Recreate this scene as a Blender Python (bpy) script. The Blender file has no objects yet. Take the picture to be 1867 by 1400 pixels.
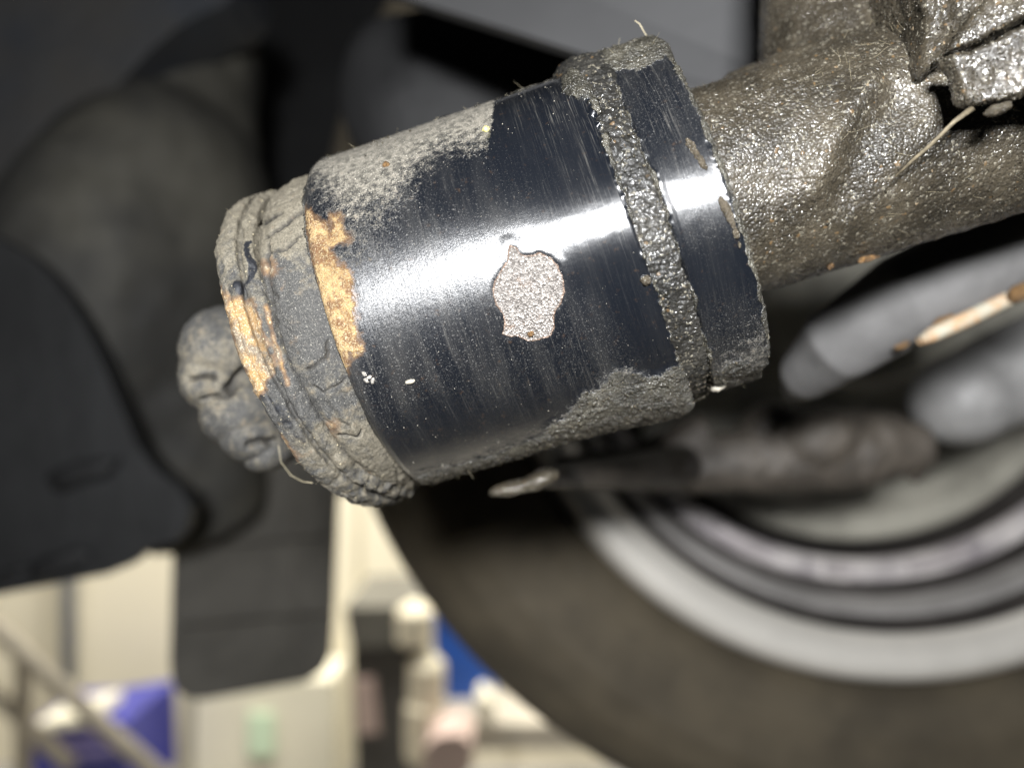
import bpy, bmesh, math, random
import numpy as np
from mathutils import Vector, Matrix
random.seed(7); RNG = np.random.default_rng(7)
sc = bpy.context.scene
COL = sc.collection
# ------------------------------------------------------------------ camera, world, lamps, exposure
CAM = np.array([0.0, 0.0, 1.55]); FPX = 1414.0; CX, CY = 933.5, 700.0
cam = bpy.data.cameras.new('camera'); cam.sensor_width = 36; cam.lens = 36*FPX/1867
cam.clip_start = .005; cam.clip_end = 60
cam.dof.use_dof = True; cam.dof.focus_distance = .1165; cam.dof.aperture_fstop = cam.lens/3.5
co = bpy.data.objects.new('camera', cam); COL.objects.link(co)
co.location = CAM; co.rotation_euler = (math.radians(90), 0, 0); sc.camera = co
w = bpy.data.worlds.new('World'); sc.world = w; w.use_nodes = True
w.node_tree.nodes['Background'].inputs[0].default_value = (.75, .87, 1, 1)
w.node_tree.nodes['Background'].inputs[1].default_value = .013
def area(name, loc, target, sx, sy, power, color):
    l = bpy.data.lights.new(name, 'AREA'); l.shape = 'RECTANGLE'; l.size = sx; l.size_y = sy; l.energy = power; l.color = color
    o = bpy.data.objects.new(name, l); COL.objects.link(o); o.location = loc
    o.rotation_euler = (Vector(target)-Vector(loc)).to_track_quat('-Z', 'Y').to_euler(); return o
# hand torch held above the camera; fluorescent tubes on the workshop ceiling
area('hand_torch', (-.010, -.15, 1.55+.068), (.03, .14, 1.56), .056, .036, 4.1, (.975, .985, 1))
area('ceiling_tube', (-.9, 2.1, 3.3), (-.9, 3.4, .6), 2.4, .3, 195, (1, .965, .885))
area('ceiling_tube', (1.2, 2.0, 3.3), (.6, 3.4, .6), 2.4, .3, 80, (1, .965, .885))
vs = sc.view_settings; vs.view_transform = 'Standard'; vs.look = 'None'; vs.exposure = 0; vs.gamma = 1; vs.use_curve_mapping = False
sc.cycles.use_denoising = True; sc.cycles.max_bounces = 6; sc.cycles.caustics_reflective = False; sc.cycles.caustics_refractive = False

# ------------------------------------------------------------------ helpers
def W(px, py, d):
    return np.array([(px-CX)/FPX*d, d, CAM[2]-(py-CY)/FPX*d])
def PX(V):
    P = V-CAM; return np.stack([CX+FPX*P[..., 0]/P[..., 1], CY-FPX*P[..., 2]/P[..., 1]], -1)
def unit(v): v = np.asarray(v, float); return v/np.linalg.norm(v)
def sstep(a, b, x): t = np.clip((x-a)/(b-a), 0, 1); return t*t*(3-2*t)
_h = RNG.random((4096, 3))*2-1; _p = RNG.integers(0, 4096, 65536)
def _hash(i, j, k): return _p[(i*73856093 ^ j*19349663 ^ k*83492791) & 65535]
def perlin(P):
    I = np.floor(P).astype(np.int64); f = P-I; u = f*f*f*(f*(f*6-15)+10); r = 0
    for dx in (0, 1):
        for dy in (0, 1):
            for dz in (0, 1):
                g = _h[_hash(I[:, 0]+dx, I[:, 1]+dy, I[:, 2]+dz)]
                d = (f[:, 0]-dx)*g[:, 0]+(f[:, 1]-dy)*g[:, 1]+(f[:, 2]-dz)*g[:, 2]
                r = r+d*(u[:, 0] if dx else 1-u[:, 0])*(u[:, 1] if dy else 1-u[:, 1])*(u[:, 2] if dz else 1-u[:, 2])
    return r
def fbm(P, sc_, oct=4, seed=0):
    r = 0; a = 1; P = P*sc_+seed*17.31
    for o in range(oct): r = r+a*perlin(P); P = P*2.03+5.1; a *= .5
    return r
def grains(P, sc_, seed=0):                  # rounded grains: 1 at a grain's centre, 0 between grains, plus each grain's own height
    Q = P*sc_+seed*9.7; I = np.floor(Q).astype(np.int64); best = np.full(len(Q), 9.); hh = np.zeros(len(Q)); sec = np.full(len(Q), 9.)
    for dx in (-1, 0, 1):
        for dy in (-1, 0, 1):
            for dz in (-1, 0, 1):
                h = _hash(I[:, 0]+dx, I[:, 1]+dy, I[:, 2]+dz); c = I+np.array([dx, dy, dz])+.5+.42*_h[h]
                d = np.sqrt(((Q-c)**2).sum(1)); m = d < best; sec = np.where(m, best, np.minimum(sec, d)); best = np.where(m, d, best); hh = np.where(m, (h % 97)/97., hh)
    return np.clip(1-best*1.15, 0, 1), hh, sec-best
def sdpoly(Q, poly):                         # signed distance, positive inside
    poly = np.array(poly, float); d = np.full(len(Q), 1e9); ins = np.zeros(len(Q), bool); n = len(poly)
    for i in range(n):
        a, b = poly[i], poly[(i+1) % n]; e = b-a; t = np.clip(((Q-a)@e)/(e@e), 0, 1)
        d = np.minimum(d, np.hypot(*(Q-a-t[:, None]*e).T))
        c = (a[1] > Q[:, 1]) != (b[1] > Q[:, 1])
        if a[1] != b[1]: ins ^= c & (Q[:, 0] < a[0]+(Q[:, 1]-a[1])*(b[0]-a[0])/(b[1]-a[1]))
    return np.where(ins, d, -d)
def sdline(Q, pts):
    pts = np.array(pts, float); d = np.full(len(Q), 1e9)
    for a, b in zip(pts[:-1], pts[1:]):
        e = b-a; t = np.clip(((Q-a)@e)/(e@e), 0, 1); d = np.minimum(d, np.hypot(*(Q-a-t[:, None]*e).T))
    return d
def field(Q, pts, sig):
    pts = np.array(pts, float); num = np.zeros(len(Q)); den = np.full(len(Q), 1e-9)
    for x, y, v in pts:
        k = np.exp(-((Q[:, 0]-x)**2+(Q[:, 1]-y)**2)/(2*sig*sig)); num += k*v; den += k
    return num/den
def vnorm(V, F):
    n = np.cross(V[F[:, 2]]-V[F[:, 0]], V[F[:, -1]]-V[F[:, 1]]); N = np.zeros_like(V)
    for k in range(F.shape[1]): np.add.at(N, F[:, k], n)
    return N/np.maximum(np.linalg.norm(N, axis=1), 1e-20)[:, None]
def empty(name, loc, label, cat, group=None):
    o = bpy.data.objects.new(name, None); COL.objects.link(o); o.location = loc; o['label'] = label; o['category'] = cat
    o.empty_display_size = .02
    if group: o['group'] = group
    return o
def tag(o, label, cat, group=None, kind=None):
    o['label'] = label; o['category'] = cat
    if group: o['group'] = group
    if kind: o['kind'] = kind
    return o
def base_of(parent):
    b = np.zeros(3)
    while parent is not None: b = b+np.array(parent.location); parent = parent.parent
    return b
def emit(name, V, F, mat, parent=None, attrs=None, smooth=True, loc=None, sel=None, kind=None):
    """one mesh object from arrays in world metres"""
    V = np.asarray(V, float); N = None
    if sel is not None:
        N = vnorm(V, F); F = F[sel]; used = np.unique(F); remap = np.full(len(V), -1); remap[used] = np.arange(len(used))
        F = remap[F]; V = V[used]; N = N[used]; attrs = {k: v[used] for k, v in (attrs or {}).items()}
    L = V.mean(0) if (loc is None and parent is None) else (base_of(parent) if loc is None else np.array(loc))
    me = bpy.data.meshes.new(name); me.vertices.add(len(V)); me.vertices.foreach_set('co', (V-L).astype(np.float32).ravel())
    if isinstance(F, np.ndarray):
        k = F.shape[1]; me.loops.add(F.size); me.loops.foreach_set('vertex_index', F.astype(np.int32).ravel())
        me.polygons.add(len(F)); me.polygons.foreach_set('loop_start', np.arange(0, F.size, k, dtype=np.int32))
    me.update(calc_edges=True); me.validate()
    me.polygons.foreach_set('use_smooth', np.full(len(me.polygons), smooth))
    for k, v in (attrs or {}).items():
        if v.ndim == 1: a = me.attributes.new(k, 'FLOAT', 'POINT'); a.data.foreach_set('value', v.astype(np.float32))
        else: a = me.attributes.new(k, 'FLOAT_VECTOR', 'POINT'); a.data.foreach_set('vector', v.astype(np.float32).ravel())
    if N is not None and len(N) == len(me.vertices): me.normals_split_custom_set_from_vertices(N.tolist())
    me.materials.append(mat); o = bpy.data.objects.new(name, me); COL.objects.link(o)
    if parent is None: o.location = L
    else: o.parent = parent; o.location = L-base_of(parent)
    if kind: o['kind'] = kind
    return o
def from_bm(name, bm, mat, parent=None, smooth=False, bevel=0, kind=None):
    if bevel:
        bmesh.ops.bevel(bm, geom=[e for e in bm.edges if len(e.link_faces) == 2 and e.calc_face_angle(0) > .5], offset=bevel, segments=3, affect='EDGES', profile=.5)
    bmesh.ops.recalc_face_normals(bm, faces=bm.faces)
    me = bpy.data.meshes.new(name); bm.to_mesh(me); bm.free()
    co_ = np.empty(len(me.vertices)*3, np.float32); me.vertices.foreach_get('co', co_); V = co_.reshape(-1, 3).astype(float)
    L = base_of(parent) if parent is not None else (V.max(0)+V.min(0))/2*np.array([1, 1, 0])+np.array([0, 0, V[:, 2].min()])
    me.vertices.foreach_set('co', (V-L).astype(np.float32).ravel()); me.update()
    me.polygons.foreach_set('use_smooth', np.full(len(me.polygons), smooth))
    me.materials.append(mat); o = bpy.data.objects.new(name, me); COL.objects.link(o)
    if parent is None: o.location = L
    else: o.parent = parent
    if kind: o['kind'] = kind
    return o
def plate_bm(poly, d, thick, bm=None):       # outline traced at its own distance, with real thickness; d a number or one per corner
    bm = bm or bmesh.new(); n = len(poly); dd = [d]*n if np.isscalar(d) else d
    f = [bm.verts.new(W(p[0], p[1], q)) for p, q in zip(poly, dd)]
    b = [bm.verts.new(W(p[0], p[1], q)+np.array([0, thick, 0])) for p, q in zip(poly, dd)]
    bm.faces.new(f); bm.faces.new(b[::-1])
    for i in range(n): bm.faces.new((f[i], b[i], b[(i+1) % n], f[(i+1) % n]))
    return bm
def smooth_poly(poly, it=2):                 # Chaikin corner cutting
    P = [np.array(p, float) for p in poly]
    for _ in range(it):
        Q = []
        for i in range(len(P)): a, b = P[i], P[(i+1) % len(P)]; Q += [a*.75+b*.25, a*.25+b*.75]
        P = Q
    return [tuple(p) for p in P]
def box_bm(c, s, bm=None, rot=None):
    bm = bm or bmesh.new(); m = Matrix.Translation(Vector(c)) @ (rot or Matrix()) @ Matrix.Diagonal((*s, 1))
    bmesh.ops.create_cube(bm, size=1, matrix=m); return bm
def tube_arr(pts, rad, n=8, cap=True):       # tapered tube along a path -> V, F(quads)
    pts = np.array(pts, float); m = len(pts); rad = np.full(m, rad) if np.isscalar(rad) else np.array(rad)
    T = np.gradient(pts, axis=0); T /= np.linalg.norm(T, axis=1)[:, None]; up = np.array([0, 0, 1.]) if abs(T[0, 2]) < .9 else np.array([1., 0, 0])
    V = []; 
    for i in range(m):
        e = unit(np.cross(T[i], up)); g = np.cross(T[i], e); th = np.arange(n)*2*np.pi/n
        V.append(pts[i]+rad[i]*(np.cos(th)[:, None]*e+np.sin(th)[:, None]*g))
    V = np.concatenate(V); F = []
    for i in range(m-1):
        for k in range(n): F.append((i*n+k, i*n+(k+1) % n, (i+1)*n+(k+1) % n, (i+1)*n+k))
    if cap:
        for i0 in (0, (m-1)*n):
            for k in range(0, n-2, 2): F.append((i0, i0+k+1, i0+k+2, i0+(k+3) % n))
    return V, np.array(F)
def merge(parts):
    Vs, Fs, o = [], [], 0
    for V, F in parts: Vs.append(V); Fs.append(F+o); o += len(V)
    return np.concatenate(Vs), np.concatenate(Fs)
def lathe(C, ax, e1, e2, prof, ds, th, shift=None, ecc=None):
    """revolve prof [(s, r)] about the axis; returns V, F, cyl attribute (s, arc), theta"""
    prof = np.array(prof, float); seg = np.hypot(*np.diff(prof, axis=0).T); cum = np.r_[0, np.cumsum(seg)]
    t = np.unique(np.r_[np.arange(0, cum[-1], ds), cum[-1]]); s = np.interp(t, cum, prof[:, 0]); r = np.interp(t, cum, prof[:, 1])
    S, T = np.meshgrid(s, th, indexing='ij'); R = np.repeat(r[:, None], len(th), 1); sh = S+(shift(T) if shift else 0)
    V = C+sh[..., None]*ax+(R*np.cos(T))[..., None]*e1+(R*np.sin(T))[..., None]*e2
    n, m = S.shape; i = np.arange(n-1)[:, None]; j = np.arange(m)[None]; j2 = (j+1) % m
    F = np.stack([i*m+j+0*i, i*m+j2+0*i, (i+1)*m+j2, (i+1)*m+j], -1).reshape(-1, 4)[:, ::-1]
    cyl = np.stack([sh, r.mean()*T, 0*S], -1).reshape(-1, 3)
    return V.reshape(-1, 3), F, cyl, T.ravel()
def thetas(r, step, front=115): 
    f = math.radians(front); return np.r_[np.arange(-f, f, step/r), np.linspace(f, 2*math.pi-f, 26)[:-1]]
def remesh(shapes, vox, smooth=6):           # union of closed shapes as one continuous skin
    bm = bmesh.new()
    for V, F in shapes:
        vv = [bm.verts.new(v) for v in V]
        for f in F:
            try: bm.faces.new([vv[k] for k in dict.fromkeys(f)])
            except ValueError: pass
    bmesh.ops.recalc_face_normals(bm, faces=bm.faces)
    me = bpy.data.meshes.new('tmp'); bm.to_mesh(me); bm.free(); o = bpy.data.objects.new('tmp', me); COL.objects.link(o)
    m = o.modifiers.new('r', 'REMESH'); m.mode = 'VOXEL'; m.voxel_size = vox
    m = o.modifiers.new('s', 'SMOOTH'); m.iterations = smooth; m.factor = .5
    dg = bpy.context.evaluated_depsgraph_get(); em = bpy.data.meshes.new_from_object(o.evaluated_get(dg))
    V = np.empty(len(em.vertices)*3, np.float32); em.vertices.foreach_get('co', V); V = V.reshape(-1, 3).astype(float)
    F = np.array([p.vertices[:] for p in em.polygons if len(p.vertices) == 4])
    bpy.data.objects.remove(o); bpy.data.meshes.remove(me); bpy.data.meshes.remove(em)
    return V, F
def ball(c, axes, n=24):                     # axes: 3 vectors (semi-axes)
    th = np.linspace(0, np.pi, n); ph = np.arange(2*n)*np.pi/n; T, P = np.meshgrid(th, ph, indexing='ij')
    A = [np.array(x) for x in axes]; V = np.array(c)+(np.sin(T)*np.cos(P))[..., None]*A[0]+(np.sin(T)*np.sin(P))[..., None]*A[1]+np.cos(T)[..., None]*A[2]
    m = 2*n; i = np.arange(n-1)[:, None]; j = np.arange(m)[None]; j2 = (j+1) % m
    F = np.stack([i*m+j+0*i, i*m+j2+0*i, (i+1)*m+j2, (i+1)*m+j], -1).reshape(-1, 4)
    return V.reshape(-1, 3), F

# axis of the bushing sleeve
PL = W(655, 603, .1455); PR = W(1290, 400, .139); AX = unit(PR-PL)
EC = np.array([0, -1., 0]); EC = unit(EC-AX*(EC@AX)); EU = np.cross(EC, AX); EU *= np.sign(EU[2])   # towards the camera, and up
# ------------------------------------------------------------------ materials
class NT:
    def __init__(s, name):
        s.m = bpy.data.materials.new(name); s.m.use_nodes = True; s.t = s.m.node_tree; s.b = s.t.nodes['Principled BSDF']; s.c = s.t.nodes.new('ShaderNodeTexCoord').outputs['Object']
    def n(s, typ, **k):
        x = s.t.nodes.new(typ)
        for a, v in k.items(): setattr(x, a, v)
        return x
    def put(s, sock, v):
        if isinstance(v, bpy.types.NodeSocket): s.t.links.new(v, sock)
        elif sock.type == 'RGBA' and len(v) == 3: sock.default_value = (*v, 1)
        else: sock.default_value = v
    def math(s, op, a, b=0., c=0., clamp=False):
        x = s.n('ShaderNodeMath', operation=op, use_clamp=clamp); s.put(x.inputs[0], a); s.put(x.inputs[1], b); s.put(x.inputs[2], c); return x.outputs[0]
    def noise(s, scale, detail=3, rough=.5, vec=None, out='Fac'):
        x = s.n('ShaderNodeTexNoise'); s.put(x.inputs['Scale'], scale); s.put(x.inputs['Detail'], detail); s.put(x.inputs['Roughness'], rough); s.put(x.inputs['Vector'], vec or s.c); return x.outputs[out]
    def voro(s, scale, feature='F1', out='Distance', vec=None, rnd=1.):
        x = s.n('ShaderNodeTexVoronoi', feature=feature); s.put(x.inputs['Scale'], scale); s.put(x.inputs['Randomness'], rnd); s.put(x.inputs['Vector'], vec or s.c); return x.outputs[out]
    def attr(s, name, out='Fac'): x = s.n('ShaderNodeAttribute'); x.attribute_name = name; return x.outputs[out]
    def rng(s, v, a, b, c=0., d=1., smooth=True):
        x = s.n('ShaderNodeMapRange', interpolation_type='SMOOTHSTEP' if smooth else 'LINEAR'); 
        for k, q in enumerate((v, a, b, c, d)): s.put(x.inputs[k], q)
        return x.outputs[0]
    def mix(s, f, a, b):
        x = s.n('ShaderNodeMix', data_type='RGBA'); s.put(x.inputs[0], f); s.put(x.inputs[6], a); s.put(x.inputs[7], b); return x.outputs[2]
    def fmix(s, f, a, b):
        x = s.n('ShaderNodeMix', data_type='FLOAT'); s.put(x.inputs[0], f); s.put(x.inputs[2], a); s.put(x.inputs[3], b); return x.outputs[0]
    def scalev(s, v, k):
        x = s.n('ShaderNodeVectorMath', operation='MULTIPLY'); s.put(x.inputs[0], v); x.inputs[1].default_value = k; return x.outputs[0]
    def bump(s, h, dist, strength=1., normal=None):
        x = s.n('ShaderNodeBump'); s.put(x.inputs['Height'], h); x.inputs['Distance'].default_value = dist; s.put(x.inputs['Strength'], strength)
        if normal: s.put(x.inputs['Normal'], normal)
        return x.outputs[0]
    def set(s, **k):
        names = dict(aniso='Anisotropic', tangent='Tangent', color='Base Color', rough='Roughness', metal='Metallic', spec='Specular IOR Level', coat='Coat Weight', coatr='Coat Roughness', normal='Normal', coatn='Coat Normal', emit='Emission Color', emits='Emission Strength', sheen='Sheen Weight')
        for a, v in k.items(): s.put(s.b.inputs[names[a]], v)
        return s.m
def mat_plain(name, col, rough=.6, var=.3, scale=30, metal=0., spec=.5, bump=0., bscale=None, col2=None):
    t = NT(name); n = t.noise(scale, 5, .6)
    c2 = col2 or tuple(x*(1-var) for x in col); c = t.mix(t.rng(n, .35, .65), c2, col)
    nn = t.bump(t.noise(bscale or scale*4, 4, .6), bump) if bump else None
    m = t.set(color=c, rough=rough, metal=metal, spec=spec)
    if nn: t.set(normal=nn)
    return m
def mat_grit(name, dark=(.017, .014, .0095), light=(.066, .055, .038), wet=.95, scale=1.0):
    """oily road grime: small wet grains in olive-brown dirt"""
    t = NT(name); big = t.noise(110*scale, 4, .55); fine = t.noise(3800*scale, 3, .65); v = t.n('ShaderNodeTexVoronoi'); v.inputs['Scale'].default_value = 2150*scale
    wob = t.n('ShaderNodeVectorMath', operation='MULTIPLY_ADD'); t.put(wob.inputs[0], t.noise(900, 2, .5, out='Color')); wob.inputs[1].default_value = (.0004,)*3; t.put(wob.inputs[2], t.c); t.put(v.inputs['Vector'], wob.outputs[0])
    sep = t.n('ShaderNodeSeparateColor'); t.put(sep.inputs[0], v.outputs['Color']); rnd = sep.outputs[0]; d = v.outputs['Distance']
    g = t.math('ADD', t.math('MULTIPLY', fine, .5), t.math('MULTIPLY', big, .6)); c = t.mix(t.rng(g, .42, .75), dark, light)
    c = t.mix(t.math('MULTIPLY', t.rng(rnd, .86, .94), t.rng(fine, .4, .6)), c, (.17, .155, .12)); c = t.mix(t.math('MULTIPLY', t.rng(sep.outputs[1], .988, .992), .35), c, (.20, .12, .05))
    dome = t.math('SUBTRACT', 1., t.math('MULTIPLY', d, d)); dome = t.math('MULTIPLY', dome, t.math('ADD', .35, sep.outputs[2])); dome = t.math('MULTIPLY', dome, t.rng(t.noise(75, 3, .5), .34, .60, .4, 1.))
    h = t.math('ADD', dome, t.math('MULTIPLY', fine, .35)); ch = t.math('ADD', dome, t.math('MULTIPLY', fine, .14))
    soft = t.rng(t.noise(75, 3, .5), .38, .66); rough = t.fmix(t.rng(sep.outputs[2], .3, .8), .38, .55); cw = t.math('MULTIPLY', t.rng(t.math('ADD', t.math('MULTIPLY', big, .7), t.math('MULTIPLY', rnd, .5)), .40, .75), wet)
    return t.set(color=c, rough=rough, spec=.36, normal=t.bump(h, .00020, 1.), coat=cw, coatr=.075, coatn=t.bump(ch, .00033, 1.))
def mat_sleeve():
    """black gloss paint on steel with dust film, scratches, rust and a bare chip, each where the surface attribute says"""
    t = NT('sleeve_paint'); cyl = t.attr('cyl', 'Vector')
    haze = t.attr('haze'); fine = t.noise(4000, 3, .7); mid = t.noise(900, 4, .65); big = t.noise(160, 4, .6)
    scr = t.noise(1.0, 3, .7, t.scalev(cyl, (9000, 170, 1))); scr2 = t.noise(1.0, 2, .6, t.scalev(cyl, (2600, 60, 1)))
    dust = t.attr('dust'); rust = t.attr('rust'); bare = t.attr('bare'); crust = t.attr('crust'); scra = t.attr('scratch')
    nz = t.math('ADD', t.math('MULTIPLY', fine, .55), t.math('MULTIPLY', mid, .45))
    dm = t.rng(t.math('ADD', t.math('MULTIPLY', dust, .72), nz), .78, .98)                     # speckled film
    sm = t.math('MULTIPLY', t.rng(t.math('ADD', t.math('MULTIPLY', scr, .6), t.math('MULTIPLY', scr2, .45)), .54, .74), t.math('MULTIPLY', scra, t.rng(big, .25, .55)))
    rm = t.rng(t.math('ADD', rust, t.math('MULTIPLY', t.math('SUBTRACT', mid, .5), 1.1)), .40, .58)
    bm_ = t.rng(t.math('ADD', bare, t.math('MULTIPLY', t.math('SUBTRACT', mid, .5), .9)), .42, .58); cm = t.rng(t.math('ADD', crust, t.math('MULTIPLY', t.math('SUBTRACT', mid, .5), .8)), .42, .6)
    paint = (.0048, .0058, .0080); spk = t.rng(t.noise(4600, 2, .8), .60, .70)  # spk: pale specks, both dust and glints painted into the colour
    film = t.math('MULTIPLY', t.rng(t.noise(1.0, 4, .6, t.scalev(cyl, (260, 40, 1))), .40, .72), t.math('ADD', .05, t.math('MULTIPLY', haze, .30))); c = t.mix(film, paint, (.052, .050, .046)); c = t.mix(sm, c, (.075, .072, .065)); c = t.mix(t.math('MULTIPLY', spk, t.math('MULTIPLY', haze, .55)), c, (.30, .29, .27))
    dcol = t.mix(t.rng(mid, .35, .65), (.070, .065, .053), (.185, .169, .139)); dcol = t.mix(t.rng(fine, .40, .52), t.mix(.5, dcol, (.03, .028, .025)), dcol); dcol = t.mix(spk, dcol, (.52, .49, .42)); c = t.mix(dm, c, dcol)
    c = t.mix(t.math('MULTIPLY', t.rng(t.math('ADD', rust, t.math('MULTIPLY', t.math('SUBTRACT', mid, .5), 1.0)), .10, .45), .75), c, (.105, .060, .030)); rcol = t.mix(t.rng(t.noise(420, 6, .75), .40, .58), (.12, .058, .022), (.33, .225, .10)); rcol = t.mix(t.rng(fine, .54, .64), rcol, (.45, .36, .21)); rcol = t.mix(t.rng(fine, .42, .34), rcol, (.13, .07, .035)); c = t.mix(rm, c, rcol)
    vcol = t.voro(3200, out='Color'); sepb = t.n('ShaderNodeSeparateColor'); t.put(sepb.inputs[0], vcol)
    bcol = t.mix(sepb.outputs[0], (.14, .126, .115), (.37, .343, .317)); bcol = t.mix(t.rng(t.noise(420, 4, .6), .56, .76), bcol, (.27, .19, .14)); bcol = t.mix(t.math('MULTIPLY', t.rng(bare, .95, .6), .7), bcol, (.24, .15, .10)); c = t.mix(bm_, c, bcol)
    ccol = t.mix(t.rng(t.math('ADD', t.math('MULTIPLY', fine, .6), t.math('MULTIPLY', big, .5)), .42, .75), (.018, .017, .014), (.10, .092, .07)); ccol = t.mix(t.math('MULTIPLY', spk, .6), ccol, (.30, .28, .23)); c = t.mix(cm, c, ccol)
    r = t.math('ADD', t.math('MULTIPLY', scr, .12), t.fmix(haze, .22, .40)); r = t.fmix(sm, r, .5); r = t.fmix(dm, r, .7); r = t.fmix(rm, r, .6); r = t.fmix(bm_, r, .40); r = t.fmix(cm, r, .42)
    h = t.math('ADD', t.math('MULTIPLY', scr, t.fmix(haze, .03, .12)), t.math('MULTIPLY', big, .25))
    h = t.math('ADD', h, t.math('MULTIPLY', dm, t.math('MULTIPLY', fine, .8))); h = t.math('ADD', h, t.math('MULTIPLY', t.math('MULTIPLY', fine, haze), .16))
    h = t.math('ADD', h, t.math('MULTIPLY', bm_, t.math('MULTIPLY', t.voro(3200), 1.3)))
    h = t.math('ADD', h, t.math('MULTIPLY', rm, t.math('MULTIPLY', fine, 1.4))); h = t.math('ADD', h, t.math('MULTIPLY', cm, t.math('ADD', fine, t.math('MULTIPLY', 1.3, t.math('SUBTRACT', 1., t.voro(2100))))))
    cover = t.math('MAXIMUM', t.math('MAXIMUM', dm, rm), bm_); coat = t.math('MULTIPLY', t.math('SUBTRACT', 1., cover), t.fmix(cm, 1., .8)); coat = t.math('MULTIPLY', coat, t.fmix(haze, 1., .35))
    nb = t.bump(h, .00022, 1.); cx = t.n('ShaderNodeCombineXYZ'); tanv = cx.outputs[0]
    for q in range(3): cx.inputs[q].default_value = float(AX[q])
    return t.set(color=c, rough=r, spec=t.fmix(dm, t.fmix(haze, .35, t.rng(t.math('ADD', t.math('MULTIPLY', fine, .6), t.math('MULTIPLY', scr, .4)), .38, .60, .2, 1.)), .4), aniso=t.math('MULTIPLY', t.math('SUBTRACT', 1., cover), .72), tangent=tanv, metal=t.math('MULTIPLY', bm_, .45), normal=nb, coat=coat, coatr=t.fmix(cm, t.fmix(haze, .085, .26), .14), coatn=nb)
def mat_rubber(name='rubber_cracked'):
    t = NT(name); big = t.noise(110, 5, .6); fine = t.noise(3600, 3, .75); spk = t.rng(t.noise(4600, 2, .8), .60, .70); dust = t.attr('dust'); rust = t.attr('rust'); crack = t.attr('crack'); mid = t.noise(600, 4, .6)  # spk again: dust specks and glints painted into the rubber colour
    c = t.mix(t.rng(fine, .3, .75), (.020, .0198, .0195), (.066, .064, .059)); c = t.mix(t.math('MULTIPLY', spk, .7), c, (.36, .34, .29))
    c = t.mix(t.rng(t.math('ADD', dust, t.math('MULTIPLY', t.math('SUBTRACT', mid, .5), 1.2)), .35, .75), c, t.mix(t.rng(fine, .3, .7), (.062, .055, .041), (.170, .151, .114)))
    rm = t.rng(t.math('ADD', rust, t.math('MULTIPLY', t.math('SUBTRACT', mid, .5), 1.0)), .38, .62)
    rc = t.mix(t.rng(t.noise(420, 4, .65), .38, .6), (.125, .102, .075), (.25, .152, .06)); rc = t.mix(t.rng(fine, .53, .63), rc, (.40, .33, .225)); rc = t.mix(t.rng(fine, .42, .34), rc, (.12, .07, .035)); c = t.mix(t.math('MULTIPLY', t.rng(t.math('ADD', rust, t.math('MULTIPLY', t.math('SUBTRACT', mid, .5), 1.0)), .08, .45), .7), c, (.13, .075, .038)); c = t.mix(rm, c, rc)
    bl = t.attr('black'); bk = t.rng(t.math('ADD', bl, t.math('MULTIPLY', t.math('SUBTRACT', mid, .5), .8)), .4, .6); c = t.mix(bk, c, (.014, .015, .018))
    c = t.mix(crack, c, (.02, .018, .015))  # occlusion shade of cracks and creases painted dark into the colour
    h = t.math('ADD', t.math('MULTIPLY', fine, .5), t.math('MULTIPLY', mid, .6))
    return t.set(color=c, rough=t.fmix(bk, .72, .38), spec=.35, normal=t.bump(h, .00028, 1.))
M_sleeve = mat_sleeve(); M_grit = mat_grit('wet_grit'); M_crust = mat_grit('grit_crust', (.008, .0078, .0072), (.044, .041, .035), .6)
M_rubber = mat_rubber()
M_speck = mat_plain('pale_speck', (.36, .33, .27), .5, .5, 900); M_lint = mat_plain('lint', (.38, .33, .22), .6, .3, 400)
M_amber = mat_plain('amber_flake', (.19, .105, .038), .45, .7, 1500, bump=.0004); M_seed = mat_plain('yellow_seed', (.62, .55, .20), .45, .3, 500)
M_resin = mat_plain('resin', (.105, .088, .064), .12, .5, 1500, bump=.0004)
M_grain = mat_plain('wet_grain', (.070, .060, .043), .10, .7, 700, spec=.6, col2=(.016, .014, .010))
M_wetflake = mat_plain('wet_flake', (.30, .28, .25), .12, .4, 900, bump=.0003)

# ------------------------------------------------------------------ the axle arm with its bushing sleeve
R0 = .0307
arm = empty('axle_arm', PL+AX*.05-EU*.032, 'black axle arm with a dirty cylindrical bushing sleeve at its left end', 'axle arm')
def tilt(T): u = np.sin(T); return -.0012*u+.0009*u*u
def axpt(s, up=0., c=0.): return PL+AX*s+EU*up+EC*c
S0, S1 = .0040, .0507
th = thetas(R0, .00021)
V, F, cyl, T = lathe(PL, AX, EC, EU, [(S0+.006, .0285), (S0+.0006, .0287), (S0, .0291), (S0-.0001, .0297), (S0+.0003, .0303), (S0+.0012, R0), (S1-.0003, R0+.0001), (S1, R0-.0002), (S1+.0002, .0285)], .00021, th,
                     lambda T: np.where(True, tilt(T), 0)*0)
k = np.clip((cyl[:, 0]-S0)/(S1-S0), 0, 1); V += AX*(tilt(T)*sstep(.55, 1, k))[:, None]
Q = PX(V); N = vnorm(V, F); N *= np.sign((N*(V-PL-AX*((V-PL)@AX)[:, None])).sum(1).mean())
front = sstep(-.12, .05, (N*(CAM-V)).sum(1)/np.linalg.norm(CAM-V, axis=1))
wig = np.stack([fbm(V, 500, 4, 1), fbm(V, 500, 4, 2)], -1)*11; wigb = np.stack([fbm(V, 180, 4, 3), fbm(V, 180, 4, 4)], -1)*16
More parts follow.
